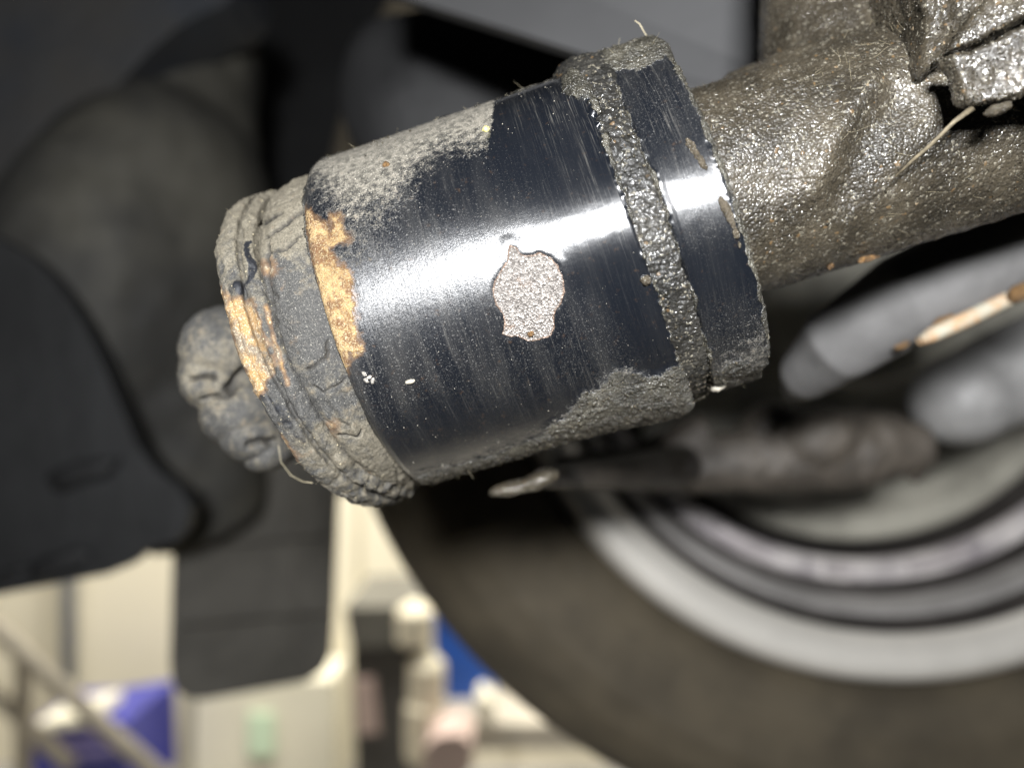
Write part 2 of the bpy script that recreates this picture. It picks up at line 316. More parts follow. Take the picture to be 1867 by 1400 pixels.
DUST = [(580,320,.95),(640,280,1),(720,245,1),(800,215,1),(860,200,.95),(885,228,.8),(605,345,.62),(572,345,.0),(578,362,.02),(588,385,.25),(640,345,.9),(650,395,.25),(668,385,.35),(620,340,.8),(660,320,.85),(720,290,.75),(780,268,.55),(840,245,.6),
        (620,375,.62),(680,365,.6),(740,340,.35),(800,320,.22),(860,285,.15),(640,430,.5),(690,430,.42),(730,420,.25),(790,400,.14),(850,370,.06),(650,490,.42),(690,500,.25),(740,500,.12),(800,490,.06),(850,470,.04),
        (660,570,.36),(700,580,.18),(740,590,.12),(800,570,.08),(870,540,.04),(665,630,.25),(720,660,.15),(800,650,.12),(680,720,.05),(900,680,.2),(960,660,.15),(950,250,0),(1000,300,0),(940,380,0),(1080,220,.16),(1100,300,.14),(1060,380,.1),
        (1000,400,0),(1100,450,0),(1180,600,0),(1100,620,.06),(900,780,.0),(750,780,.04),(800,840,.1),(1000,720,.04),(1200,500,0),(1050,640,.14),(1100,560,.04)]
dust = field(Q+wigb*.6, DUST, 34); dust = np.where((Q[:, 1] < 300), dust*sstep(6, -6, Q[:, 0]+wig[:, 0]*.5-(903-(Q[:, 1]-190)*.12)), dust)
RUST = [(556,386),(570,396),(590,412),(602,430),(606,398),(618,396),(622,420),(636,436),(612,446),(598,454),(612,480),(634,494),(640,530),(642,560),(648,600),(658,634),(648,646),(634,642),(630,690),(620,670),(600,620),(572,500)]
rust = (.5+.5*np.clip(sdpoly(Q+wig*.7, RUST)/16, -1, 1))*front
BARE = [(929,448),(941,452),(950,463),(968,466),(985,461),(1003,470),(1016,484),(1025,505),(1029,530),(1024,552),(1012,566),(1009,580),(1011,594),(1003,611),(985,620),(962,622),(945,614),(930,615),(916,609),(919,590),(917,572),(905,556),(899,536),(902,512),(913,494),(924,478)]
sdb = sdpoly(Q+wig*.25+np.stack([fbm(V, 1500, 3, 73), fbm(V, 1500, 3, 74)], -1)*1.6, BARE); bare = sstep(-6, 5, sdb)*front
BOT = [(1300,780),(1262,676),(1225,668),(1190,690),(1150,684),(1120,682),(1092,704),(1060,716),(1046,745),(1010,770),(985,790),(930,812),(880,832),(820,850),(760,872),(740,900),(770,960)]
crust = sstep(-14, 12, sdpoly(Q+wigb*.8, BOT)); crust = np.maximum(crust, sstep(.0006, .0001, S1-cyl[:, 0]+.0009*fbm(V, 330, 3, 71)+.0003)); dust = np.maximum(dust, .62*sstep(-46, 4, sdpoly(Q+wigb*.9, BOT))*(.7+.6*fbm(V, 240, 3, 75))); crust = np.maximum(crust, sstep(-10, 14, sdpoly(Q+wigb*.6, [(985,215),(1004,150),(1060,60),(1300,20),(1300,330),(1160,360),(1135,250),(1110,205),(1075,190),(1030,182)]))*sstep(1010, 1040, Q[:, 0]))
back = 1-front; crust = np.maximum(crust*front, back*sstep(-.2, .3, fbm(V, 60, 3, 6)+.1)); dust = np.maximum(dust*front, back*.5)
scratch = field(Q, [(1040,220,1.2),(1080,300,1.2),(1110,380,1.),(1010,300,.3),(950,300,.05),(850,420,.35),(800,500,.55),(720,550,.6),(880,620,.7),(850,680,.6),(960,680,.8),(1040,660,.6),(1000,740,.15),(760,700,.3),(1150,550,.2),(1180,650,.15),(900,800,.05),(1100,480,.15),(650,600,.5)], 42)
haze = field(Q, [(640,500,1),(720,520,1),(800,500,.95),(880,480,.85),(940,430,.5),(1040,400,.08),(1100,410,0),(1170,380,0),(1200,500,.05),(1000,640,.6),(900,650,.7),(760,640,.9),(950,250,.05),(850,300,.25),(700,400,.8),(1000,750,.1),(850,780,.1)], 45)
g1, gh, _ = grains(V, 1500, 1); g2, gh2, _ = grains(V, 700, 2)
h = 1.6e-5*fbm(V, 220, 3, 5)
h += crust*(.00025+.00034*g1*(.4+gh)+.0004*g2*gh2+.0002*fbm(V, 260, 3, 7)) + dust*(1-crust)*(.00007*g1*gh+.00003)
h += front*(-.00014*sstep(-7, 6, sdb)+.00009*sstep(-26, -5, sdb)) - rust*(.00012+.00012*fbm(V, 900, 3, 8))
ridge = np.maximum.reduce([np.exp(-(sdline(Q, p)/2.2)**2) for p in ([(655,676),(668,684),(676,694)],[(662,690),(672,700),(682,702)],[(1128,520),(1150,575)],[(1176,610),(1193,668)])])
h += 6e-5*ridge*front
h += front*crust*(.0019*sstep(985, 1095, Q[:, 0])*sstep(330, 130, Q[:, 1])+.0011*sstep(1080, 1230, Q[:, 0])*sstep(640, 740, Q[:, 1]))
V = V+N*h[:, None]
at = dict(cyl=cyl, dust=dust, rust=rust, bare=bare, crust=crust, scratch=scratch, haze=haze)
def keep_largest(ok, m):                   # ok per face of a revolved grid with m columns: True only on the largest connected patch
    n = len(ok)//m; lab = np.where(ok.reshape(n, m), np.arange(n*m).reshape(n, m)+1, 0); prev = None
    while prev is None or (lab != prev).any():
        prev = lab.copy()
        for ax_ in (0, 1):
            for _ in range(40):
                q = lab.copy()
                if ax_: q = np.maximum(q, np.maximum(np.roll(lab, 1, 1), np.roll(lab, -1, 1)))
                else: q[1:] = np.maximum(q[1:], lab[:-1]); q[:-1] = np.maximum(q[:-1], lab[1:])
                q[lab == 0] = 0; lab = q
    v, c = np.unique(lab[lab > 0], return_counts=True); return (lab == v[c.argmax()]).ravel()
fa = lambda a: a[F].mean(1)
fb, fr, fc = fa(bare) > .5, (fa(rust) > .5), (fa(crust) > .5)
big_ = keep_largest(~(fb | fr | fc), len(th)); fc |= ~(fb | fr | big_)
sleeve = emit('bushing_sleeve', V, F, M_sleeve, arm, at, sel=~(fb | fr | fc)); sleeve['label'] = 'glossy black painted cylinder with a dusty top'
emit('bare_metal_patch', V, F, M_sleeve, sleeve, at, sel=fb)['label'] = 'pinkish grey bare metal chip in black paint'
emit('rust_patch', V, F, M_sleeve, sleeve, at, sel=fr & ~fb)['label'] = 'orange rust patch along the sleeve rim'
emit('grime_crust', V, F, M_sleeve, sleeve, at, sel=fc & ~fb & ~fr)['label'] = 'wet gritty crust on sleeve edges'
SV, SN, SQ, SD = V[::7], N[::7], Q[::7], (dust+crust)[::7]

# groove filled with grit between sleeve and collar
V, F, cyl, T = lathe(PL, AX, EC, EU, [(S1-.001, .0285), (S1-.0004, R0-.0004), (S1+.0012, R0-.0002), (S1+.0030, R0-.0003), (S1+.0047, R0-.0006), (S1+.0056, .0285)], .00022, th, tilt)
N = vnorm(V, F); N *= np.sign((N*(V-PL-AX*((V-PL)@AX)[:, None])).sum(1).mean()); u = np.sin(T)
g1, gh, _ = grains(V, 1400, 3); g2, gh2, _ = grains(V, 620, 4)
h = -.0003+.00036*g1*(.4+gh)+.00045*g2*gh2+.00035*fbm(V, 240, 3, 9)+.0026*sstep(.55, .97, u)-.0012*sstep(-.8, -.97, u)
GV, GN = V[::9], N[::9]
emit('grime_band', V+N*h[:, None], F, M_crust, arm)['label'] = 'gritty grime filling the groove beside the collar'

# collar at the arm end of the sleeve
C0, C1 = .0556, .0652
V, F, cyl, T = lathe(PL+EU*.0002, AX, EC, EU, [(C0+.0004, .0275), (C0-.0001, R0-.0012), (C0+.0003, R0-.0004), (C0+.0014, R0-.0001), (C1-.0008, R0-.0002), (C1-.0001, R0-.0008), (C1, R0-.0018), (C1-.0002, .016)], .00021, th, tilt)
Q = PX(V); N = vnorm(V, F); N *= np.sign((N*(V-PL-AX*((V-PL)@AX)[:, None])).sum(1).mean())
front = sstep(-.12, .05, (N*(CAM-V)).sum(1)/np.linalg.norm(CAM-V, axis=1)); u = np.sin(T)
wigb = np.stack([fbm(V, 260, 4, 13), fbm(V, 260, 4, 14)], -1)*14
crust = np.maximum(sstep(.68, .82, u+.12*fbm(V, 200, 3, 15)), .95*sstep(-.80, -.92, u+.1*fbm(V, 200, 3, 16)))
crust = np.maximum(crust, sstep(.0013, .0004, C1-cyl[:, 0]+tilt(T)+.0006*fbm(V, 420, 3, 17))*(.75+.3*fbm(V, 300, 2, 18))); crust = np.maximum(crust, 1-front); crust = np.maximum(crust, sstep(.0007, .0001, cyl[:, 0]-tilt(T)-C0+.0011*fbm(V, 240, 3, 72)+.0002))
dust = field(Q+wigb, [(1180,180,.1),(1210,260,.12),(1240,330,.05),(1290,420,.0),(1330,520,.02),(1300,560,0),(1345,600,.3),(1370,630,.5),(1340,660,.6),(1310,640,.2)], 36)
scratch = field(Q, [(1180,200,1),(1220,260,.9),(1240,320,.6),(1270,360,.4),(1300,450,.15),(1330,520,.1),(1350,580,.7),(1360,620,1),(1320,600,.3)], 34)
haze = field(Q, [(1200,200,.6),(1230,300,.4),(1240,350,0),(1290,380,.5),(1320,500,.05),(1350,600,.6)], 34)
g1, gh, _ = grains(V, 1500, 5); g2, gh2, _ = grains(V, 650, 6)
h = 3e-5*fbm(V, 200, 3, 5)+crust*(.0001+.00030*g1*(.4+gh)+.0004*g2*gh2+.0003*fbm(V, 260, 3, 19)+.0015*sstep(.66, .98, u)-.0009*sstep(-.82, -.97, u))+dust*.00008*g1
V = V+N*h[:, None]; z = np.zeros(len(V)); at = dict(cyl=cyl, dust=dust, rust=z, bare=z, crust=crust, scratch=scratch, haze=haze)
fc = ~keep_largest(crust[F].mean(1) <= .5, len(th))
collar = emit('collar', V, F, M_sleeve, arm, at, sel=~fc); collar['label'] = 'glossy black painted collar ring'
emit('grime_crust', V, F, M_sleeve, collar, at, sel=fc)
CV, CN, CCR = V[::9], N[::9], crust[::9]

# arm tube running to the right, with the beam it is welded to rising behind it
P0, P1 = axpt(.060, .0034), axpt(.150, .0034)
sh = [tube_arr(np.linspace(P0, P1, 14), .0187, 48)]
b0, b1, b2 = W(1580, 330, .139), W(1535, 70, .149), W(1540, -160, .162)
sh.append(tube_arr([b0, (b0+b1)/2, b1, (b1+b2)/2, b2], [.0175, .0165, .0152, .0158, .0170], 40))
sh.append(ball(W(1500, 210, .1385), [AX*.020, EU*.013, EC*.0135])); sh.append(ball(W(1440, 190, .143), [unit(AX-.5*EU)*.014, unit(EU+.5*AX)*.007, EC*.009]))
V, F = remesh(sh, .00032, 40); N = vnorm(V, F); Q = PX(V)
front = sstep(-.1, .1, (N*(CAM-V)).sum(1)/np.linalg.norm(CAM-V, axis=1))
g1, gh, _ = grains(V, 1750, 7); g2, gh2, _ = grains(V, 700, 8)
h = .00022*g1*(.2+gh)+.00022*g2*gh2**2+.00035*fbm(V, 130, 4, 20)
dl = sdline(Q, [(1585,150),(1545,215),(1515,265),(1495,310),(1480,345)]); dr = sdline(Q, [(1640,190),(1590,240),(1560,300),(1540,360)])
h += front*(.0011*np.exp(-(dl/26)**2)-.0012*np.exp(-(dr/34)**2)); h += .0006*np.exp(-((sdline(Q, [(1400,560),(1500,515),(1640,470),(1760,430)]))/14)**2)*(.2+sstep(0, .4, fbm(V, 90, 3, 21)))
V = V+N*h[:, None]
tube = emit('arm_tube', V, F, M_grit, arm); tube['label'] = 'grimy olive brown tube with wet grit'
TV, TN, TF = V[::5], N[::5], front[::5]

# bracket plates overhanging the tube at the upper right (nearer to the camera)
def gritty_plate(name, poly, d0, dx, thick, label, seed):
    poly = smooth_poly(poly, 1); dd = [d0+dx*(p[0]-1700)/200+max(0, 1700-p[0])/110*.016 for p in poly]
    bm = plate_bm(poly, dd, thick); bmesh.ops.triangulate(bm, faces=[f for f in bm.faces if len(f.verts) > 4])
    bm.verts.index_update(); Vp = np.array([v.co for v in bm.verts]); Fp = [[v.index for v in f.verts] for f in bm.faces]; bm.free()
    V, F = remesh([(Vp, Fp)], .00035, 8); N = vnorm(V, F); g1, gh, _ = grains(V, 1700, seed); g2, gh2, _ = grains(V, 700, seed+1)
    V = V+N*(.00022*g1*(.3+gh)+.00024*g2*gh2+.0009*fbm(V, 170, 4, seed))[:, None]
    o = emit(name, V, F, M_grit, arm); o['label'] = label; return V, N
B1V, B1N = gritty_plate('bracket_plate', [(1575,-90),(1592,0),(1606,60),(1622,108),(1648,140),(1672,150),(1692,122),(1722,100),(1790,70),(1867,26),(2000,-40),(2000,-110)], .112, -.006, .003, 'grit coated upper bracket plate', 30)
B2V, B2N = gritty_plate('bracket_plate', [(1724,106),(1742,110),(1752,145),(1760,190),(1800,188),(1867,168),(2000,140),(2000,-10),(1867,46),(1790,90)], .109, -.005, .003, 'lower bracket plate below a dark slot', 40)
# ------------------------------------------------------------------ rubber bushing pressed into the sleeve
bush = empty('rubber_bushing', PL, '', ''); del bush['label']; del bush['category']; bush.parent = arm; bush.location = PL-np.array(arm.location)
bush['label'] = 'cracked grey rubber bushing with rusty flange ring'
RC = W(586, 646, .1466); A2 = unit(W(655+40, 603, .1455)-W(655+40-100, 603+42, .1455+.0022)); E1 = unit(EC-A2*(EC@A2)); E2 = np.cross(E1, A2); E2 *= np.sign(E2[2]); R2 = .0309
RW = .0066
# rubber band lofted between the sleeve's mouth and the ring
th2 = thetas(R0, .00024, 120); n = 60; t = np.linspace(-.35, 1.12, n); c0, c1 = PL+AX*S0, RC+A2*RW
TT, TH = np.meshgrid(t, th2, indexing='ij'); tc = np.clip(TT, -.4, 1.2)[..., None]
cen = c0*(1-tc)+c1*tc; ea = E1*tc+EC*(1-tc); eb = E2*tc+EU*(1-tc)
rr = (R0-.0022)*(1-TT)+(R2-.0022)*TT+.0011*np.sin(np.clip(TT, 0, 1)*np.pi)-.0012*sstep(.9, 1.1, TT)
V = (cen+rr[..., None]*(np.cos(TH)[..., None]*ea+np.sin(TH)[..., None]*eb)).reshape(-1, 3); m = len(th2)
i = np.arange(n-1)[:, None]; j = np.arange(m)[None]; j2 = (j+1) % m; F = np.stack([i*m+j+0*i, i*m+j2+0*i, (i+1)*m+j2, (i+1)*m+j], -1).reshape(-1, 4)
N = vnorm(V, F); N *= np.sign((N*(V-cen.reshape(-1, 3))).sum(1).mean()); Q = PX(V)
front = sstep(-.1, .1, (N*(CAM-V)).sum(1)/np.linalg.norm(CAM-V, axis=1))
wv = V+.0022*np.stack([fbm(V, 170, 4, 90), fbm(V, 170, 4, 91), fbm(V, 170, 4, 92)], -1); _, _, edge = grains(wv, 150, 50); _, _, edge2 = grains(wv, 520, 51)
wq = Q+np.stack([fbm(V, 700, 3, 52), fbm(V, 700, 3, 53)], -1)*5
cr = np.maximum.reduce([np.exp(-(sdline(wq, p)/wd)**2) for p, wd in (([(598,622),(597,652),(566,672),(560,676)],2.6),([(572,705),(590,716),(612,704),(628,690)],1.8),([(620,792),(650,798),(662,786)],1.8),([(476,408),(512,388)],4.5),([(486,432),(496,428),(548,384)],3),([(490,460),(520,455),(548,430)],2.2),([(520,700),(540,750),(575,800),(630,850)],2.8),([(490,440),(488,520),(505,600),(525,690)],2.4))])
crack = np.clip(np.maximum(cr*front, .65*sstep(.035, .008, edge)*sstep(-.05, .3, fbm(V, 70, 3, 54)))+.3*sstep(.06, .0, edge2)*sstep(0, .3, fbm(V, 90, 2, 55)), 0, 1)
dust = field(Q+np.stack([fbm(V, 200, 3, 56), fbm(V, 200, 3, 57)], -1)*12, [(520,370,1),(545,400,.95),(510,430,.9),(545,450,.8),(540,500,.4),(520,520,.1),(565,520,.5),(545,580,.35),(570,620,.05),(590,600,.1),(545,660,.4),(590,690,.45),(600,740,.35),(610,790,.6),(650,830,.75),(690,870,.8)], 26)
rust = .55*np.exp(-(np.hypot(Q[:, 0]-492, Q[:, 1]-490)/20)**2)+.5*np.exp(-(np.hypot(Q[:, 0]-605, Q[:, 1]-778)/14)**2)+.75*sstep(12, 3, sdline(wq, [(640,850),(700,890)]))
z = np.zeros(len(V)); g1, gh, _ = grains(V, 1300, 58)
h = -.0006*crack+.00016*g1*gh*dust+.00030*fbm(V, 260, 4, 59)+.00022*np.sin(TT.ravel()*19+5*fbm(V, 80, 3, 97))*sstep(-.1, .3, fbm(V, 70, 2, 98))+.0009*sstep(.2, .9, -np.sin(TH).ravel())*fbm(V, 420, 3, 60)*sstep(.85, .95, -np.sin(TH).ravel())
BV, BN = (V+N*h[:, None])[::9], N[::9]
emit('rubber_band', V+N*h[:, None], F, M_rubber, bush, dict(dust=dust, rust=rust, crack=crack, black=z))['label'] = 'cracked dusty grey rubber collar'
# metal flange ring half covered in rubber
prof = [(RW+.0006, R2-.0032), (RW+.0002, R2-.0016), (RW-.0010, R2-.0006), (RW-.0022, R2-.0009), (RW-.0030, R2-.0002), (.0020, R2), (.0008, R2-.0003), (.0001, R2-.0010), (0, R2-.0022), (.0004, R2-.006), (.0015, R2-.012)]
V, F, cyl, T = lathe(RC, A2, E1, E2, prof, .00022, th2)
u = np.sin(T); lip = sstep(.25, .62, u); k = np.clip(1-cyl[:, 0]/RW, 0, 1)
N = vnorm(V, F); rad = V-RC-A2*((V-RC)@A2)[:, None]; N *= np.sign((N*rad).sum(1).mean()); Q = PX(V)
V = V-A2*(lip*.0014*np.sin(np.clip((np.linalg.norm(rad, axis=1)-(R2-.010))/.010, 0, 1)*np.pi))[:, None]-unit(EU)*0
V = V+unit(-A2)*(sstep(-.75, -.95, u)*-.0010)[:, None]; Q = PX(V); front = sstep(-.15, .1, (N*(CAM-V)).sum(1)/np.linalg.norm(CAM-V, axis=1))
wq = Q+np.stack([fbm(V, 600, 3, 62), fbm(V, 600, 3, 63)], -1)*7
rust = sstep(-20, 16, sdpoly(wq+(wq-Q)*.8, [(404,530),(412,556),(440,545),(460,552),(470,590),(478,620),(496,655),(487,690),(468,722),(452,690),(436,640),(420,590),(405,556)]));  rust = np.maximum(rust, .62*np.exp(-(sdline(Q, [(505,800),(535,835)])/12)**2)); rust = np.maximum(rust, .55*np.exp(-(sdline(Q, [(486,560),(505,640),(525,700)])/6)**2))
wq2 = Q+np.stack([fbm(V, 260, 4, 67), fbm(V, 260, 4, 68)], -1)*16
black = np.maximum(.9*np.exp(-(np.hypot((wq2[:, 0]-438), (wq2[:, 1]-526))/20)**2), .85*np.exp(-(sdline(wq2, [(452,440),(454,515)])/9)**2)); black = np.maximum(black, .52*np.exp(-(sdline(wq2, [(478,725),(500,740),(545,800)])/13)**2)); black = np.maximum(black, .6*np.exp(-(sdline(Q, [(620,905),(640,915)])/9)**2))
dust = field(Q+wigb[:1].mean(0), [(450,370,.95),(420,440,.7),(410,500,.55),(470,450,.8),(480,560,.5),(500,660,.5),(500,740,.1),(520,820,.6),(560,870,.55),(620,910,.45),(680,920,.6),(700,900,.5),(620,860,.7)], 30)
g1, gh, _ = grains(V, 1300, 64); crack = .9*np.exp(-(sdline(wq, [(474,412),(512,388)])/3)**2)*front+.5*np.exp(-((cyl[:, 0]-RW*.66+.0006*fbm(V, 120, 3, 94))/.0002)**2)
h = .00016*g1*gh+.0005*fbm(V, 150, 4, 65)+.0007*fbm(V, 380, 3, 66)*sstep(-.45, -.9, u)+.0003*fbm(V*np.array([1, 1, 1]), 520, 3, 93)-.0006*np.exp(-((cyl[:, 0]-RW*.66+.0006*fbm(V, 120, 3, 94))/.00028)**2)-.0004*np.exp(-((cyl[:, 0]-RW*.30+.0009*fbm(V, 90, 3, 95))/.00022)**2)*sstep(0, .3, fbm(V, 60, 2, 96))+.0008*np.exp(-(np.hypot((Q[:, 0]-432), (Q[:, 1]-528))/15)**2)-.0002*rust-.0004*crack
RV, RN = (V+N*h[:, None])[::9], N[::9]
fr = (rust[F].mean(1) > .5); at = dict(dust=dust, rust=rust*front, crack=crack, black=black*front)
emit('flange_ring', V+N*h[:, None], F, M_rubber, bush, at, sel=~fr)['label'] = 'grey flange ring with worn coating'
emit('rust_patch', V+N*h[:, None], F, M_rubber, bush, at, sel=fr)['label'] = 'orange rusty stretch of the flange ring'
# rubber nose lobes beyond the ring, and the dark core they spring from
def lump(items, seed, label, slits):
    V, F = remesh([ball(W(x, y, d), [-A2*ra, E1*rc, E2*rb], 32) for x, y, d, ra, rb, rc in items], .00032, 5); N = vnorm(V, F); Q = PX(V); g1, gh, _ = grains(V, 1700, seed)
    wq = Q+np.stack([fbm(V, 350, 3, seed+3), fbm(V, 350, 3, seed+4)], -1)*7
    sl = np.clip(sum(np.exp(-(sdline(wq, p)/wd)**2) for p, wd in slits), 0, 1)
    h = .0008*fbm(V, 110, 3, seed)+.0002*fbm(V, 420, 3, seed+1)+.0001*g1*gh-.0016*sl
    z = np.zeros(len(V)); o = emit('rubber_lobe', V+N*h[:, None], F, M_rubber, bush, dict(dust=.5+.4*fbm(V, 60, 3, seed+2), rust=z, crack=sl*.95, black=z)); o['label'] = label
lump([(412, 640, .1535, .0078, .0088, .0100), (404, 688, .1535, .0070, .0075, .0100), (448, 748, .1540, .0082, .0070, .0100), (470, 790, .1545, .0062, .0062, .0095)], 70, 'chunky dirty rubber nose lump beyond the flange ring', [([(350,694),(378,685),(394,690)], 4), ([(366,728),(400,722),(424,720)], 2.6), ([(415,716),(428,696),(446,678)], 8), ([(455,812),(480,804),(500,806)], 6)])
lump([(500, 822, .1550, .0052, .0036, .0070)], 78, 'small rubber stub at the bottom of the nose', [([(470,812),(500,806)], 2.)])
V, F = tube_arr([RC+A2*.004, RC-A2*.001, RC-A2*.004], [.0215, .0205, .017], 64); z = np.zeros(len(V)); emit('core', V, F, M_rubber, bush, dict(dust=z, rust=z, crack=z+.3, black=z+.5))

# small loose bits: flakes, seeds, twig, lint and grit
def blob(name, px, py, d, r, mat, parent, label=None, seed=0, stretch=(1, 1, 1), ang=0.):
    ca, sa = math.cos(ang), math.sin(ang); V, F = ball(W(px, py, d), [np.array([ca, 0, sa])*r*stretch[0], np.array([0, -1, 0])*r*stretch[1], np.array([-sa, 0, ca])*r*stretch[2]], 8)
    V = V+(V-W(px, py, d))*(.40*fbm(V, .9/r, 2, seed)+.5*fbm(V, 2.3/r, 2, seed+5))[:, None]; o = emit(name, V, F, mat, parent)
    if label: o['label'] = label
    return o
def on_cyl(px, py, R=R0):                    # distance at which the line of sight meets the sleeve
    D = unit(W(px, py, 1)-CAM); O = CAM-PL; dp = D-AX*(D@AX); op = O-AX*(O@AX); b = dp@op; a = dp@dp; c = op@op-R*R
    return float(((-b-math.sqrt(max(b*b-a*c, 0)))/a*D)[1])
blob('seed', 886, 237, on_cyl(886, 237)-.0002, .00055, M_seed, sleeve, 'yellow seed stuck to the dusty top', 1)
blob('rust_crumb', 705, 301, on_cyl(705, 301)-.0001, .0006, M_amber, sleeve, 'orange crumb on the dusty top', 2)
blob('seed', 748, 696, on_cyl(748, 696)-.0001, .0007, M_speck, sleeve, 'pale seed on clean black paint', 3, (1, .5, .45), .25)
for q, (x, y) in enumerate([(664, 682), (673, 688), (680, 694), (668, 694)]): blob('wet_flake', x, y, on_cyl(x, y)-.0001, .00055, M_wetflake, sleeve, None, 4+q, (1, .4, .5), -.6+q)
blob('wet_flake', 1178, 511, on_cyl(1178, 511), .0008, M_resin, sleeve, None, 9); blob('wet_flake', 968, 609, on_cyl(968, 609), .0005, M_amber, sleeve, 'orange speck on bare metal patch', 10)
for q, pts in enumerate([[(1256, 262, .0006), (1263, 270, .0007), (1270, 281, .0006), (1279, 296, .0007), (1286, 304, .0004)], [(1317, 371, .0007), (1324, 382, .0009), (1331, 396, .0007), (1337, 410, .0005), (1342, 426, .0006), (1348, 446, .0004)]]):
    V, F = remesh([ball(W(x, y, on_cyl(x, y)+.0001), [AX*r*.75, EC*r*.6, EU*r*1.5], 12) for x, y, r in pts], .00012, 2); V = V+vnorm(V, F)*(.00022*fbm(V, 1600, 3, 85)+.0002*fbm(V, 700, 2, 86))[:, None]
    emit('grit_clump', V, F, M_resin, collar)['label'] = 'wet amber clump on the collar edge'
blob('seed', 1310, 706, .1315, .0011, M_speck, collar, 'pale chip at collar bottom edge', 31, (1.2, .7, .6), .2)
blob('seed', 606, 792, .1225, .0007, M_seed, bush, 'yellow grass seed in the rubber crease', 32, (1.5, .6, .6), .3)
blob('rust_flake', 1582, 472, .1308, .0012, M_amber, tube, 'amber flake at tube lower edge', 33, (1.6, .5, .4), .25); blob('rust_flake', 1514, 484, .1318, .0006, M_amber, tube, None, 34)
blob('rust_crumb', 1822, 199, .1075, .0014, M_resin, tube, 'amber crumb under the bracket', 35, (1.5, .8, .55), .3); blob('rust_crumb', 1500, 78, .152, .0030, mat_plain('rust_brown', (.25, .11, .03), .5, .4, 500), tube, 'orange rust spot on beam', 36, (.8, .3, 1), .4)
V, F = tube_arr([W(1775, 196, .1085), W(1740, 222, .110), W(1700, 262, .1115), W(1665, 292, .1145), W(1632, 322, .1165)], [.0005, .00035, .00032, .00028, .00015], 7); V = V+.0003*np.stack([fbm(V, 900, 2, 3)]*3, -1); emit('twig', V, F, mat_plain('dry_stalk', (.17, .14, .09), .7, .5, 900), tube)['label'] = 'dry stalk hanging below the bracket'
V, F = remesh([ball(W(935, 889, .153), [np.array([.0048, 0, .0012]), np.array([0, .003, 0]), np.array([-.0004, 0, .0014])], 20), ball(W(985, 874, .154), [np.array([.0036, 0, .0012]), np.array([0, .0035, 0]), np.array([-.0004, 0, .0019])], 20)], .0004, 3)
V = V+vnorm(V, F)*(.0005*fbm(V, 260, 3, 87))[:, None]; TABV, TABF = V, F; T2V, T2F = tube_arr([W(990, 872, .157), W(1050, 866, .18), W(1130, 862, .22), W(1240, 850, .28)], [.0022, .0032, .005, .008], 12)
def scatter(name, V, N, wgt, count, rmin, rmax, mat, parent, lift=.2):
    p = wgt/wgt.sum(); idx = RNG.choice(len(V), count, p=p); ico = bmesh.new(); bmesh.ops.create_icosphere(ico, subdivisions=1, radius=1); ico.verts.index_update()
    iv = np.array([v.co for v in ico.verts]); fi = np.array([[v.index for v in f.verts] for f in ico.faces]); ico.free(); parts = []
    for q in idx:
        r = .9*rmin*(rmax/rmin)**(RNG.random()**2.2); A = np.linalg.qr(RNG.normal(size=(3, 3)))[0]*np.array([1, .8, .6])*r
        parts.append(((iv*(1+.25*RNG.normal(size=(len(iv), 1)))) @ A.T+V[q]+N[q]*r*lift, fi))
    Vm, Fm = merge(parts); return emit(name, Vm, Fm, mat, parent, kind='stuff')
vis = lambda V, N: ((N*(CAM-V)).sum(1) > -.02)*1.
scatter('dust_specks', SV, SN, vis(SV, SN)*(.16+.25*np.clip(SD, 0, 1)), 800, .00004, .00013, M_speck, sleeve)
scatter('grit', SV, SN, vis(SV, SN)*np.clip(SD-.8, 0, 1)**1, 2200, .00008, .00032, M_grain, sleeve)
scatter('grit', GV, GN, vis(GV, GN), 800, .00008, .00036, M_grain, bpy.data.objects['grime_band'])
scatter('grit', CV, CN, vis(CV, CN)*(CCR > .5), 900, .00008, .00032, M_grain, collar)
scatter('grit', TV, TN, vis(TV, TN)*(.25+sstep(-.3, .3, fbm(TV, 60, 3, 88))), 6500, .00007, .00027, M_grain, tube)
for o_, (V_, N_) in zip([x for x in arm.children if x.name.startswith('bracket')], [(B1V, B1N), (B2V, B2N)]): scatter('grit', V_, N_, vis(V_, N_), 1500, .00008, .0003, M_grain, o_)
scatter('grit', RV, RN, vis(RV, RN), 220, .00006, .0002, M_lint, bush)
def lint(name, V, N, wgt, count, lmin, lmax, rad, parent, up=.55):
    idx = RNG.choice(len(V), count, p=wgt/wgt.sum()); parts = []
    for q in idx:
        L = lmin+(lmax-lmin)*RNG.random()**2; d = unit(N[q]*up+RNG.normal(size=3)*.6); b = RNG.normal(size=3)*.9; s = np.linspace(0, 1, 7)[:, None]
        parts.append(tube_arr(V[q]+L*(d*s+b*s*s*.8-b*.5*s**3), np.linspace(rad, rad*.5, 7), 4, False))
    Vm, Fm = merge(parts); return emit(name, Vm, Fm, M_lint, parent, kind='stuff')
lint('lint_fibres', SV, SN, vis(SV, SN)*(np.clip(SD, 0, 1)**2)*(np.abs((SN*unit(CAM-PL)).sum(1)) < .35), 45, .0005, .0018, .00002, sleeve, .3)
lint('lint_fibres', CV, CN, vis(CV, CN)*(CCR > .5), 26, .0006, .0022, .000022, collar, .2)
lint('lint_fibres', TV, TN, ((TN*(CAM-TV)).sum(1) > .045)*(.08+(np.hypot(PX(TV)[:, 0]-1600, PX(TV)[:, 1]-170) < 130)), 170, .001, .0050, .000020, tube, .08)
lint('lint_fibres', RV, RN, vis(RV, RN), 60, .0005, .0016, .000018, bush, .15)
lint('lint_fibres', BV, BN, vis(BV, BN)*((BN@EU) < -.75), 40, .0006, .002, .00003, bush, .15)
